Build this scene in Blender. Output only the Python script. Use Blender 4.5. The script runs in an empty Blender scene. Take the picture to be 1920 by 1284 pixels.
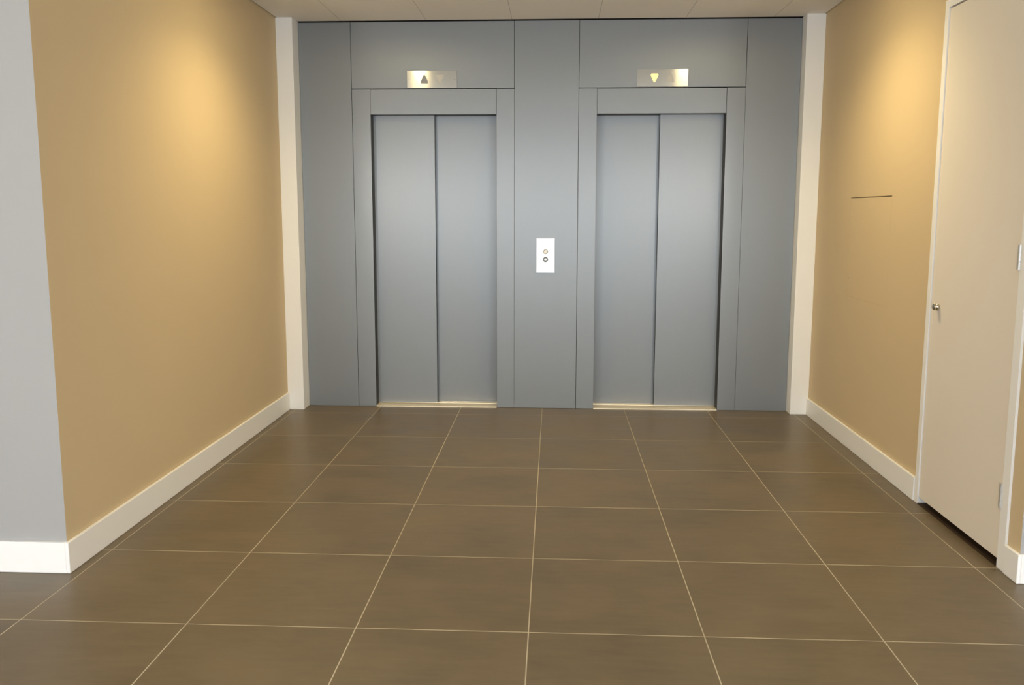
import bpy, bmesh, math
from mathutils import Vector, Matrix, Euler

# ------------------------------------------------------------------ camera, world, light, exposure
scn = bpy.context.scene
COL = scn.collection

cam_data = bpy.data.cameras.new('camera')
cam = bpy.data.objects.new('camera', cam_data)
COL.objects.link(cam)
cam_data.sensor_width = 36.0
cam_data.lens = 28.4339
cam_data.shift_x = -0.004366
cam_data.shift_y = -0.028259
cam_data.clip_start = 0.05
cam.matrix_world = Matrix.Translation((1.87834, -2.62316, 1.43374)) @ Matrix([[0.9989305, -0.0070636, 0.0456947], [0.0462184, 0.124144, -0.9911872], [0.0013287, 0.9922391, 0.1243377]]).to_4x4()
scn.camera = cam

scn.view_settings.view_transform = 'Standard'
scn.view_settings.look = 'None'
scn.view_settings.gamma = 1.0
scn.view_settings.use_curve_mapping = False
scn.view_settings.exposure = 0.45

world = bpy.data.worlds.new('world')
scn.world = world
world.use_nodes = True
world.node_tree.nodes['Background'].inputs[0].default_value = (0.75, 0.86, 1.0, 1)
world.node_tree.nodes['Background'].inputs[1].default_value = 1.0


def area_light(name, loc, rot, sx, sy, power, color, spread=180):
    d = bpy.data.lights.new(name, 'AREA')
    d.shape = 'RECTANGLE'; d.size = sx; d.size_y = sy
    d.energy = power; d.color = color; d.spread = math.radians(spread)
    o = bpy.data.objects.new(name, d); COL.objects.link(o)
    o.location = loc; o.rotation_euler = rot
    return o


# daylight coming in through the glazed lobby front behind the photographer
area_light('daylight', (1.9, -8.35, 1.35), (math.radians(90), 0, 0), 9.6, 2.5, 255, (0.82, 0.91, 1.0))

SPOT_W, SPOT_A, LOBBY_FILL_W, FILL_GLOBE_W = 58, 140, 5, 140
FILL_GLOBES = [(-.75, -3.1), (4.50, -3.1)]  # unseen ball lamps, added as fill for the side walls and floor
WARM = (1.0, 0.77, 0.40)
LAMPS = [(0.69, 1.80), (3.00, 1.80)]
LOBBY_FILL = [(-1.6, -1.6), (5.4, -1.6), (-1.6, -5.0), (1.9, -5.0), (5.4, -5.0)]  # unseen lamps added behind the camera for extra lobby light
CEIL = 2.765


# ------------------------------------------------------------------ materials
def s2l(c):
    return tuple(((v / 255) / 12.92 if v / 255 <= .04045 else ((v / 255 + .055) / 1.055) ** 2.4) for v in c)


class NT:
    def __init__(self, name):
        self.m = bpy.data.materials.new(name); self.m.use_nodes = True
        self.t = self.m.node_tree; self.b = self.t.nodes['Principled BSDF']

    def n(self, kind, **kw):
        x = self.t.nodes.new(kind)
        for k, v in kw.items(): setattr(x, k, v)
        return x

    def l(self, a, b): self.t.links.new(a, b)

    def math(self, op, a, b=None, c=None):
        x = self.n('ShaderNodeMath', operation=op)
        for i, v in enumerate((a, b, c)):
            if v is None: continue
            if isinstance(v, (int, float)): x.inputs[i].default_value = v
            else: self.l(v, x.inputs[i])
        return x.outputs[0]

    def mix(self, fac, a, b, blend='MIX'):
        x = self.n('ShaderNodeMix', data_type='RGBA', blend_type=blend)
        for s, v in ((x.inputs[0], fac), (x.inputs[6], a), (x.inputs[7], b)):
            if isinstance(v, (int, float)): s.default_value = v
            elif isinstance(v, tuple): s.default_value = (*v, 1) if len(v) == 3 else v
            else: self.l(v, s)
        return x.outputs[2]

    def coord(self): return self.n('ShaderNodeNewGeometry').outputs['Position']

    def noise(self, scale, detail=3, rough=.5, vec=None, mapping=None):
        x = self.n('ShaderNodeTexNoise'); x.inputs['Scale'].default_value = scale
        x.inputs['Detail'].default_value = detail; x.inputs['Roughness'].default_value = rough
        v = vec or self.coord()
        if mapping:
            mp = self.n('ShaderNodeMapping'); mp.inputs['Scale'].default_value = mapping
            self.l(v, mp.inputs[0]); v = mp.outputs[0]
        self.l(v, x.inputs['Vector'])
        return x.outputs['Fac']

    def rng(self, v, a, b, c, d):
        x = self.n('ShaderNodeMapRange')
        for i, q in enumerate((a, b, c, d)): x.inputs[i + 1].default_value = q
        self.l(v, x.inputs[0]); return x.outputs[0]

    def bump(self, h, strength, dist=.001):
        x = self.n('ShaderNodeBump'); x.inputs['Strength'].default_value = strength
        x.inputs['Distance'].default_value = dist
        self.l(h, x.inputs['Height']); self.l(x.outputs[0], self.b.inputs['Normal'])


def paint(name, rgb, rough=.6, spec=.3, var=.03, grain=250, gs=.06):
    k = NT(name); c = s2l(rgb)
    f = k.noise(1.3, 4)
    k.l(k.mix(f, tuple(v * (1 - var) for v in c), tuple(min(1, v * (1 + var)) for v in c)), k.b.inputs['Base Color'])
    k.b.inputs['Roughness'].default_value = rough
    k.b.inputs['Specular IOR Level'].default_value = spec
    k.bump(k.noise(grain, 2), gs, .0006)
    return k.m


def metal(name, rgb, rough, metallic=1.0, aniso=0.0, axis='Z', grain=None, spec=.5):
    k = NT(name); c = s2l(rgb)
    k.b.inputs['Metallic'].default_value = metallic
    k.b.inputs['Roughness'].default_value = rough
    k.b.inputs['Specular IOR Level'].default_value = spec
    k.b.inputs['Anisotropic'].default_value = aniso
    if aniso:
        tg = k.n('ShaderNodeCombineXYZ'); tg.inputs[axis].default_value = 1.0
        k.l(tg.outputs[0], k.b.inputs['Tangent'])
    if grain:
        f = k.noise(60, 3, .6, mapping=grain)
        k.l(k.mix(f, tuple(v * .96 for v in c), tuple(min(1, v * 1.04) for v in c)), k.b.inputs['Base Color'])
        k.l(k.rng(k.noise(90, 2, .5, mapping=grain), 0, 1, rough * .93, rough * 1.07), k.b.inputs['Roughness'])
    else:
        k.b.inputs['Base Color'].default_value = (*c, 1)
    return k.m


def emissive(name, rgb, strength):
    k = NT(name)
    k.b.inputs['Base Color'].default_value = (*rgb, 1)
    k.b.inputs['Emission Color'].default_value = (*rgb, 1)
    k.b.inputs['Emission Strength'].default_value = strength
    return k.m


def floor_material():
    k = NT('floor_tiles')
    p = k.coord(); sp = k.n('ShaderNodeSeparateXYZ'); k.l(p, sp.inputs[0])
    W = .0019

    def line(ax):
        m = k.math('WRAP', sp.outputs[ax], .3, -.3)
        return k.rng(k.math('ABSOLUTE', m), W * .6, W * 1.4, 1, 0)
    g = k.math('MAXIMUM', line(0), line(1))
    # a value per tile
    ix = k.math('FLOOR', k.math('DIVIDE', sp.outputs[0], .6)); iy = k.math('FLOOR', k.math('DIVIDE', sp.outputs[1], .6))
    cb = k.n('ShaderNodeCombineXYZ'); k.l(ix, cb.inputs[0]); k.l(iy, cb.inputs[1])
    wn = k.n('ShaderNodeTexWhiteNoise'); k.l(cb.outputs[0], wn.inputs['Vector'])
    off = k.n('ShaderNodeVectorMath', operation='MULTIPLY_ADD')
    k.l(wn.outputs['Color'], off.inputs[0]); off.inputs[1].default_value = (7, 7, 7); k.l(p, off.inputs[2])
    cloud = k.noise(2.6, 5, .55, off.outputs[0], (1, 1.6, 1))
    fine = k.noise(22, 4, .6, off.outputs[0], (.35, 1.6, 1))
    a, b = s2l(FLOOR_A), s2l(FLOOR_B)
    col = k.mix(k.rng(cloud, .32, .68, 0, 1), a, b)
    col = k.mix(k.rng(fine, .35, .7, 0, .35), col, s2l(FLOOR_C))
    scr = k.noise(5, 6, .7, off.outputs[0], (.25, 2.2, 1))
    col = k.mix(k.rng(scr, .66, .80, 0, .25), col, s2l((170, 152, 122)))
    tone = k.rng(wn.outputs['Value'], 0, 1, .95, 1.05)
    vm = k.n('ShaderNodeVectorMath', operation='SCALE'); k.l(col, vm.inputs[0]); k.l(tone, vm.inputs['Scale'])
    gm = k.rng(k.noise(1.1, 3), .35, .65, .65, 1)
    grout = k.mix(gm, vm.outputs[0], s2l(GROUT))
    k.l(k.mix(g, vm.outputs[0], grout), k.b.inputs['Base Color'])
    k.l(k.math('ADD', k.math('MULTIPLY', g, .35), k.rng(cloud, .3, .7, .34, .42)), k.b.inputs['Roughness'])
    k.b.inputs['Specular IOR Level'].default_value = .4
    k.bump(k.math('SUBTRACT', k.math('MULTIPLY', fine, .06), g), .5, .0008)
    return k.m


def ceiling_material():
    k = NT('ceiling_tiles')
    sp = k.n('ShaderNodeSeparateXYZ'); k.l(k.coord(), sp.inputs[0])

    def line(ax, o):
        m = k.math('WRAP', k.math('SUBTRACT', sp.outputs[ax], o), .3, -.3)
        return k.rng(k.math('ABSOLUTE', m), .0012, .0024, 1, 0)
    g = k.math('MAXIMUM', line(0, .975), line(1, 2.605))
    c = s2l((247, 245, 240))
    k.l(k.mix(g, c, tuple(v * .62 for v in c)), k.b.inputs['Base Color'])
    k.b.inputs['Roughness'].default_value = .8
    k.b.inputs['Specular IOR Level'].default_value = .2
    k.bump(k.math('SUBTRACT', k.math('MULTIPLY', k.noise(180, 3), .3), g), .3, .001)
    return k.m


FLOOR_A, FLOOR_B, FLOOR_C, GROUT = (93, 82, 63), (108, 94, 72), (118, 105, 82), (186, 176, 152)
M_floor = floor_material()
M_ceil = ceiling_material()
M_tan = paint('tan_wall_paint', (208, 188, 152), .62)
M_greige = paint('pale_grey_wall_paint', (163, 163, 162), .6)
M_white = paint('white_trim_paint', (242, 242, 240), .38, .5, .01, 300, .03)
M_door = paint('white_door_lacquer', (232, 224, 212), .4, .45, .012, 300, .03)
M_clad = metal('grey_metal_cladding', (134, 139, 143), .38, .30, .65, 'X', (14, 14, .25))
M_jamb = metal('grey_metal_jamb', (68, 66, 62), .5, .4)
M_leaf = metal('grey_metal_door_leaf', (134, 139, 143), .38, .30, .65, 'X', (14, 14, .25))
M_steel = metal('brushed_steel', (172, 168, 157), .16, 1.0, .85, 'Z', (.25, 14, 14))
M_plate = metal('bright_steel_plate', (238, 238, 236), .34, .7)
M_alu = metal('aluminium_sill', (240, 228, 200), .42, .6)
M_chrome = metal('polished_nickel', (200, 192, 176), .2, 1.0)
M_hinge = metal('zinc_hinge', (205, 204, 200), .35, .6)
M_gap_dark = paint('dark_brown_gap_strip', (58, 44, 32), .7, .2)  # darkness under the side door put into the colour
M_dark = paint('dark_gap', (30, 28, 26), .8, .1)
M_arrow_off = paint('grey_arrow_lens', (150, 150, 144), .5, .3)
M_arrow_dim = paint('pale_arrow_lens', (196, 190, 176), .5, .3)
M_arrow_on = emissive('lit_amber_arrow', (1.0, .72, .22), .9)
M_btn = metal('button_metal', (176, 176, 174), .32, .9)
M_btn_ring = metal('button_ring', (120, 120, 118), .35, .8)
M_btn_pale = paint('pale_button', (240, 240, 232), .35, .5)
M_ring_pale = paint('pale_button_ring', (196, 196, 188), .45, .3)
M_lamp = emissive('lamp_lens', (1.0, .82, .44), 175)
M_lobby_fill = emissive('lobby_fill_lens', (1.0, .95, .86), 6)  # glow of the added lobby fill lamps


# ------------------------------------------------------------------ mesh helpers
def bx(bm, x0, x1, y0, y1, z0, z1, mi=0):
    x0, x1 = sorted((x0, x1)); y0, y1 = sorted((y0, y1)); z0, z1 = sorted((z0, z1))
    v = [bm.verts.new(p) for p in ((x0, y0, z0), (x1, y0, z0), (x1, y1, z0), (x0, y1, z0), (x0, y0, z1), (x1, y0, z1), (x1, y1, z1), (x0, y1, z1))]
    out = []
    for q in ((0, 3, 2, 1), (4, 5, 6, 7), (0, 1, 5, 4), (1, 2, 6, 5), (2, 3, 7, 6), (3, 0, 4, 7)):
        f = bm.faces.new([v[i] for i in q]); f.material_index = mi; out.append(f)
    return out          # bottom, top, -y, +x, +y, -x


def prism(bm, pts, h0, h1, axis='Y', mi=0):
    """closed outline extruded along an axis; pts = (a, b) in the other two axes"""
    def P(a, b, h):
        return {'Y': (a, h, b), 'X': (h, a, b), 'Z': (a, b, h)}[axis]
    lo = [bm.verts.new(P(a, b, h0)) for a, b in pts]; hi = [bm.verts.new(P(a, b, h1)) for a, b in pts]
    n = len(pts); fs = [bm.faces.new(lo), bm.faces.new(hi)]
    for i in range(n): fs.append(bm.faces.new([lo[i], lo[(i + 1) % n], hi[(i + 1) % n], hi[i]]))
    for f in fs: f.material_index = mi
    bmesh.ops.recalc_face_normals(bm, faces=fs)


def lathe(bm, prof, axis='Y', c=(0, 0, 0), n=48):
    """prof = list of (radius, height) turned about an axis"""
    rings = []
    for r, h in prof:
        ring = []
        for i in range(n):
            a = 2 * math.pi * i / n; u, w = r * math.cos(a), r * math.sin(a)
            p = {'Y': (u, h, w), 'X': (h, u, w), 'Z': (u, w, h)}[axis]
            ring.append(bm.verts.new((p[0] + c[0], p[1] + c[1], p[2] + c[2])))
        rings.append(ring)
    fs = []
    for a, b in zip(rings, rings[1:]):
        for i in range(n): fs.append(bm.faces.new([a[i], a[(i + 1) % n], b[(i + 1) % n], b[i]]))
    fs.append(bm.faces.new(rings[0])); fs.append(bm.faces.new(rings[-1]))
    for f in fs: f.smooth = True
    bmesh.ops.recalc_face_normals(bm, faces=fs)


def obj(name, bm, mats, parent=None, bevel=0.0, seg=2):
    me = bpy.data.meshes.new(name); bm.to_mesh(me); bm.free()
    o = bpy.data.objects.new(name, me); COL.objects.link(o)
    for m in (mats if isinstance(mats, (list, tuple)) else [mats]): me.materials.append(m)
    if parent is not None:
        o.parent = parent; o.matrix_parent_inverse = Matrix.Translation(-parent.location)
    if bevel:
        md = o.modifiers.new('bevel', 'BEVEL'); md.width = bevel; md.segments = seg
        md.limit_method = 'ANGLE'; md.angle_limit = math.radians(40)
    return o


def box(name, b, mats, parent=None, bevel=0.0, seg=2):
    bm = bmesh.new(); bx(bm, *b); return obj(name, bm, mats, parent, bevel, seg)


def struct(o): o['kind'] = 'structure'; return o


def empty(name, loc):
    o = bpy.data.objects.new(name, None); COL.objects.link(o); o.location = loc; o.empty_display_size = .1
    return o


def thing(name, loc, label, cat, group=None):
    o = empty(name, loc); o['label'] = label; o['category'] = cat
    if group: o['group'] = group
    return o


# ------------------------------------------------------------------ room shell
XL, XR = -.055, 3.700          # tan side walls
YB = 3.213                     # metal cladding face
YL, YR = .380, .472            # where the side walls end at the lobby
LX0, LX1, LY0 = -4.2, 7.9, -8.2

struct(box('floor', (LX0 - .3, LX1 + .3, LY0 - .3, 3.9, -.12, 0), M_floor))

bm = bmesh.new()
g = .007                        # shadow gap at the ceiling's edge
bx(bm, XL + g, XR - g, .30, YB - g, CEIL, CEIL + .03)
bx(bm, LX0 + .01, LX1 - .01, LY0 + .01, .30, CEIL, CEIL + .03)
bx(bm, LX0 + .01, XL + g, .30, YL - g, CEIL, CEIL + .03)
bx(bm, XR - g, LX1 - .01, .30, YR - g, CEIL, CEIL + .03)
bmesh.ops.remove_doubles(bm, verts=bm.verts, dist=1e-5)
struct(obj('ceiling', bm, M_ceil))
box_roof = box('dark_lid', (LX0 - .3, LX1 + .3, LY0 - .3, 3.9, 2.86, 3.0), M_dark); struct(box_roof)  # unseen dark lid, keeps the ceiling's edge gap dark and stops light leaks

# left wall: tan face towards the lifts, pale grey face towards the lobby
bm = bmesh.new()
fs = bx(bm, LX0, XL, YL, 3.7, 0, 2.86)
for f in fs: f.material_index = 1
fs[3].material_index = 0
struct(obj('wall_left', bm, [M_tan, M_greige]))

# right wall, with the openings of the side door and of the inspection hatch
D0, D1, DZ = .585, 1.374, 2.41
H0, H1, HZ0, HZ1 = 1.878, 2.483, .920, 1.526
bm = bmesh.new()
ys = [YR, D0, D1, H0, H1, 3.7]; zs = [0, HZ0, HZ1, DZ, 2.86]
T = .14
for i in range(5):
    for j in range(4):
        if i == 1 and j < 3: continue
        if i == 3 and j == 1: continue
        fs = bx(bm, XR, XR + T, ys[i], ys[i + 1], zs[j], zs[j + 1])
        fs[2].material_index = 1 if i == 0 else 0
fs = bx(bm, XR + T, LX1, YR, 3.7, 0, 2.86)
for f in fs: f.material_index = 1
fs[5].material_index = 2
bmesh.ops.remove_doubles(bm, verts=bm.verts, dist=1e-5)
struct(obj('wall_right', bm, [M_tan, M_greige, M_dark]))

# lobby behind the photographer
struct(box('wall_lobby_left', (LX0 - .2, LX0, LY0, 3.7, 0, 2.86), M_greige))
struct(box('wall_lobby_right', (LX1, LX1 + .2, LY0, 3.7, 0, 2.86), M_greige))
bm = bmesh.new()
bx(bm, LX0, -2.9, LY0 - .2, LY0, 0, 2.86); bx(bm, 6.7, LX1, LY0 - .2, LY0, 0, 2.86)
bx(bm, -2.9, 6.7, LY0 - .2, LY0, 2.55, 2.86); bx(bm, -2.9, 6.7, LY0 - .2, LY0, 0, .08)
struct(obj('wall_front', bm, M_greige))
bm = bmesh.new()
for i in range(9):
    x = -2.9 + i * 9.6 / 8
    bx(bm, x - .03, x + .03, LY0 - .12, LY0 - .06, .08, 2.55)
struct(obj('window_1', bm, M_jamb))

# ------------------------------------------------------------------ back wall: grey metal cladding
bm = bmesh.new()
bx(bm, XL, XR, 3.52, 3.70, 0, 2.86)
bx(bm, XL, .430, YB + .018, 3.52, 0, 2.86); bx(bm, 1.596, 2.043, YB + .018, 3.52, 0, 2.86); bx(bm, 3.206, XR, YB + .018, 3.52, 0, 2.86)
bx(bm, .430, 1.596, YB + .018, 3.52, 2.32, 2.86); bx(bm, 2.043, 3.206, YB + .018, 3.52, 2.32, 2.86)
back = struct(obj('wall_back', bm, M_dark))
G = .0013
for b in ((.0625, .435, 0, 2.757), (.435, 1.592, 2.299, 2.757), (1.592, 2.046, 0, 2.757), (2.046, 3.202, 2.299, 2.757), (3.202, 3.5735, 0, 2.757)):
    z0 = b[2] + (G * 1.5 if b[2] else .001)
    box('cladding_panel', (b[0] + G, b[1] - G, YB, YB + .018, z0, b[3]), M_clad, back, .0012)

# white boxed columns in the corners
struct(box('trim_1', (XL, .062, 3.083, YB + .018, 0, CEIL - .0005), M_white, bevel=.002))
struct(box('trim_2', (3.574, XR, 3.118, YB + .018, 0, CEIL - .0005), M_white, bevel=.002))


# ------------------------------------------------------------------ lifts
def lift(x0, x1, front, label):
    """x0, x1: outer edges of the frame; front: which leaf stands in front ('left' or 'right')"""
    a, b = x0 + .1325, x1 - .1275
    if front == 'right': a, b = x0 + .1275, x1 - .1285
    t = thing('elevator', ((x0 + x1) / 2, YB, 0), label, 'elevator', 'elevators in the grey back wall')
    Z = 2.298
    for u, w, inner in ((x0, a, 1), (b, x1, -1)):
        bm = bmesh.new()
        bx(bm, u + G, w, YB, YB + .018, .001, Z - G)
        o = obj('door_frame_side', bm, M_clad, t, .0012)
        bm = bmesh.new()
        if inner > 0: bx(bm, w - .016, w, YB + .0185, 3.385, .001, Z - .17)
        else: bx(bm, u, u + .016, YB + .0185, 3.385, .001, Z - .17)
        obj('jamb', bm, M_jamb, t, .0008)
    bm = bmesh.new()
    bx(bm, a + G, b - G, YB - .001, YB + .018, 2.122, Z - G * 2.2)
    obj('header', bm, M_clad, t, .0012)
    box('soffit', (a, b, YB + .0185, 3.385, 2.124, 2.135), M_jamb, t)
    m = (a + b) / 2
    yf, yk = 3.302, 3.350
    if front == 'left': spans = ((a - .03, m - .004, yf), (m - .03, b + .03, yk))
    else: spans = ((m + .004, b + .03, yf), (a - .03, m + .03, yk))
    for u, w, y in spans:
        bm = bmesh.new()
        bx(bm, u, w, y, y + .028, .013, 2.20)
        obj('door_leaf', bm, M_leaf, t, .0015)
    # grooved aluminium sill with a raised front lip
    prof = [(YB - .004, -.0), (YB - .004, .006), (YB + .006, .008)]
    prof += [(3.306, .008), (3.307, .003), (3.321, .003), (3.322, .008), (3.348, .008), (3.349, .003), (3.363, .003), (3.364, .008), (3.40, .008), (3.40, 0)]
    bm = bmesh.new(); prism(bm, prof, a + .001, b - .001, 'X')
    sill = obj('sill', bm, M_alu, t); sill['label'] = 'bright aluminium sill'
    return t, a, b


lift(.435, 1.592, 'left', 'left elevator, grey metal doors, left leaf in front, under the indicator without a lit arrow')
lift(2.046, 3.202, 'right', 'right elevator, grey metal doors with the right leaf in front, under the lit amber arrow')


def triangle(cx, z0, z1, w, up=True, cut=.22):
    """arrowhead outline whose base corners are clipped"""
    h = z1 - z0; c = w / 2; n = c * .16
    if up: return [(cx - c * .86, z0), (cx + c * .86, z0), (cx + c, z0 + h * cut), (cx + n, z1), (cx - n, z1), (cx - c, z0 + h * cut)]
    return [(cx - c * .86, z1), (cx - c, z1 - h * cut), (cx - n, z0), (cx + n, z0), (cx + c, z1 - h * cut), (cx + c * .86, z1)]


def indicator(x0, x1, label, arrows, screws):
    z0, z1 = 2.3035, 2.4225
    t = thing('elevator_indicator', ((x0 + x1) / 2, YB, z0), label, 'elevator indicator', 'direction indicators over the elevators')
    box('faceplate', (x0, x1, YB - .0035, YB, z0, z1), M_steel, t, .0006)
    for cx, up, mat, lab in arrows:
        bm = bmesh.new()
        prism(bm, triangle(cx, 2.334, 2.392, .052, up), YB - .0045, YB - .0036, 'Y')
        o = obj('arrow_lens', bm, mat, t); o['label'] = lab
    for sx in screws:
        bm = bmesh.new(); lathe(bm, [(.0025, YB - .0036), (.0025, YB - .0045), (.0012, YB - .005)], 'Y', (sx, 0, 2.362), 16)
        obj('screw', bm, M_btn_ring, t)


indicator(.833, 1.187, 'brushed steel direction plate over the left elevator, grey up arrow unlit',
          [(.956, True, M_arrow_off, 'grey up arrow'), (1.066, False, M_arrow_dim, 'faint down arrow')], (.850, 1.170))
indicator(2.448, 2.801, 'brushed steel direction plate over the right elevator, down arrow lit amber',
          [(2.570, False, M_arrow_on, 'lit amber down arrow'), (2.680, True, M_arrow_dim, 'faint up arrow')], (2.462, 2.787))

# call plate between the lifts
t = thing('call_panel', (1.818, YB, 1.001), 'bright call plate with two round buttons on the grey wall between the elevators', 'call panel')
box('faceplate', (1.7525, 1.8840, YB - .009, YB, 1.001, 1.247), M_plate, t, .0012)
for zc, mb, mr, lab in ((1.152, M_btn_pale, M_ring_pale, 'pale upper button'), (1.0965, M_btn, M_btn_ring, 'grey metal lower button')):
    y = YB - .0092
    bm = bmesh.new(); lathe(bm, [(.0125, y - .0035), (.0125, y - .0055), (.0155, y - .0062), (.0185, y - .005), (.0185, y)], 'Y', (1.8185, 0, zc), 48)
    for f in [f for f in bm.faces if len(f.verts) > 4 and abs(f.calc_center_median().y - (y - .0035)) < 1e-4]: bm.faces.remove(f)
    b = obj('button', bm, mr, t); b['label'] = lab
    bm = bmesh.new(); lathe(bm, [(.0118, y - .0002), (.0118, y - .0040), (.0108, y - .0050), (.004, y - .0045)], 'Y', (1.8185, 0, zc), 48)
    o = obj('button_cap', bm, mb, b)
    bpy.context.view_layer.update()
    o.matrix_parent_inverse = b.matrix_world.inverted()


# ------------------------------------------------------------------ baseboards
def skirt(name, x0, x1, y0, y1, h=.120, cut=None):
    return struct(box(name, (x0, x1, y0, y1, .0005, h), M_white, bevel=.003, seg=2))


bm = bmesh.new()
bx(bm, XL, XL + .015, YL - .015, 3.083, .0005, .128)
struct(obj('baseboard_left', bm, M_white, bevel=.0025))
struct(box('baseboard_front_left', (LX0, XL, YL - .015, YL, .0005, .128), M_white, bevel=.0025))
struct(box('baseboard_right', (XR - .015, XR, D1 + .003, 3.118, .0005, .122), M_white, bevel=.0025))
struct(box('baseboard_right_end', (XR - .015, XR, YR - .015, D0 - .027, .0005, .118), M_white, bevel=.0025))
struct(box('baseboard_front_right', (XR, LX1, YR - .015, YR, .0005, .118), M_white, bevel=.0025))

# ------------------------------------------------------------------ side door in the right wall
door = empty('door_1', (XR, (D0 + D1) / 2, 0)); struct(door)
XF, XLF = XR - .010, XR - .004      # frame face, leaf face
bm = bmesh.new()
bx(bm, XF, XR + .09, 1.338, D1, .0005, DZ)
bx(bm, XF, XR + .09, D0 - .024, .612, .0005, DZ)
bx(bm, XF, XR + .09, .612, 1.338, 2.372, DZ)
bx(bm, XR + .045, XR + .09, .612, .632, .0005, 2.372); bx(bm, XR + .045, XR + .09, 1.318, 1.338, .0005, 2.372)
# keep the part of the frame that laps over the wall thin
for v in bm.verts:
    if v.co.y < D0 - .001 and v.co.x > XR: v.co.x = XR - .0002
obj('door_frame', bm, M_white, door, .0012)
box('door_leaf', (XLF, XLF + .040, .6145, 1.3355, .034, 2.366), M_door, door, .0012)
box('gap_dark_strip', (XR - .009, XR + .09, .613, 1.337, .0005, .004), M_gap_dark, door)  # dark strip added to darken the floor in the gap under the leaf
for zc in (.300, 1.262, 2.150):
    bm = bmesh.new()
    for k in range(3):
        z0 = zc - .05 + k * .0335
        prism(bm, [(XLF - .006 + .0078 * math.cos(q * math.pi / 10), .615 + .0078 * math.sin(q * math.pi / 10)) for q in range(20)], z0 + .0005, z0 + .0328, 'Z')
    bx(bm, XLF - .0018, XLF - .0001, .618, .640, zc - .048, zc + .048)
    hg = obj('hinge', bm, M_hinge, door); hg['label'] = 'small steel hinge'
bm = bmesh.new()
lathe(bm, [(.013, XLF - .0002), (.0165, XLF - .004), (.0165, XLF - .012), (.0125, XLF - .0135), (.0125, XLF - .016), (.0155, XLF - .018), (.0155, XLF - .023), (.012, XLF - .0255)], 'X', (0, 1.262, .993), 40)
kn = obj('door_knob', bm, M_chrome, door); kn['label'] = 'small round nickel knob'
struct(box('door_dark_backing', (XR + .095, XR + .099, D0 - .01, D1 + .01, .0005, DZ + .01), M_dark))  # dark sheet added for the darkness beyond the closed door

# flush inspection hatch in the right wall
t = thing('wall_hatch', (XR, (H0 + H1) / 2, HZ0), 'flush tan painted square hatch in the right wall beside the white door', 'hatch')
box('hatch_cover', (XR + .0004, XR + .02, H0 + .0018, H1 - .0008, HZ0 + .0006, HZ1 - .0045), M_tan, t)
for zz in (1.405, 1.035):
    bm = bmesh.new(); lathe(bm, [(.003, XR - .0006), (.003, XR + .0003)], 'X', (0, 2.455, zz), 12)
    obj('screw', bm, M_btn_ring, t)


# ------------------------------------------------------------------ ceiling downlights
def downlight(x, y, label, mat, power, color, size, group):
    t = thing('ceiling_downlight', (x, y, CEIL), label, 'ceiling light', group)
    bm = bmesh.new(); lathe(bm, [(.058, CEIL - .0005), (.058, CEIL - .004), (.078, CEIL - .006), (.085, CEIL - .0005)], 'Z', (x, y, 0), 48)
    for f in [f for f in bm.faces if len(f.verts) > 4]: bm.faces.remove(f)
    obj('trim_ring', bm, M_chrome, t)
    bm = bmesh.new(); lathe(bm, [(.0575, CEIL - .0008), (.0575, CEIL - .0022)], 'Z', (x, y, 0), 40)
    obj('lens', bm, mat, t)
    d = bpy.data.lights.new('downlight_beam', 'SPOT'); d.energy = power; d.color = color
    d.spot_size = math.radians(size); d.spot_blend = 1.0; d.shadow_soft_size = .05
    o = bpy.data.objects.new('downlight_beam', d); COL.objects.link(o); o.location = (x, y, CEIL - .03)
    o.parent = t; o.matrix_parent_inverse = Matrix.Translation(-t.location)
    return t


downlight(*LAMPS[0], 'warm round downlight in the ceiling beside the left tan wall', M_lamp, SPOT_W, WARM, SPOT_A, 'warm downlights before the elevators')
downlight(*LAMPS[1], 'warm round downlight in the ceiling beside the right tan wall', M_lamp, SPOT_W, WARM, SPOT_A, 'warm downlights before the elevators')
NAMES = ['near left', 'near right', 'far left', 'far middle', 'far right']
for i, (x, y) in enumerate(LOBBY_FILL):
    downlight(x, y, 'added fill light, round downlight in the ' + NAMES[i] + ' part of the lobby ceiling behind the photographer', M_lobby_fill, LOBBY_FILL_W, (1, .93, .82), 150, 'added lobby fill lights')


def fill_globe(x, y, label):
    """added fill light, shaped as an opal ball on a rod"""
    t = thing('fill_globe_lamp', (x, y, CEIL), label, 'ceiling light', 'added fill ball lamps')
    zc = 1.75; R = .13
    bm = bmesh.new(); lathe(bm, [(.05, CEIL - .0005), (.05, CEIL - .03), (.012, CEIL - .04), (.012, zc + R - .01)], 'Z', (x, y, 0), 32)
    obj('holder', bm, M_chrome, t)
    bm = bmesh.new()
    prof = [(R * math.sin(math.pi * k / 20), zc + R * math.cos(math.pi * k / 20)) for k in range(1, 20)]
    lathe(bm, prof, 'Z', (x, y, 0), 40)
    o = obj('shade', bm, M_fill_globe, t)
    return t


GE = FILL_GLOBE_W / (4 * math.pi * math.pi * .13 ** 2)
M_fill_globe = emissive('fill_globe_glow', (1.0, .92, .82), GE)  # glow of the added fill balls
fill_globe(*FILL_GLOBES[0], 'added fill light, opal ball lamp hanging from the ceiling, left of the photographer')
fill_globe(*FILL_GLOBES[1], 'added fill light, opal ball lamp hanging from the ceiling, right of the photographer')
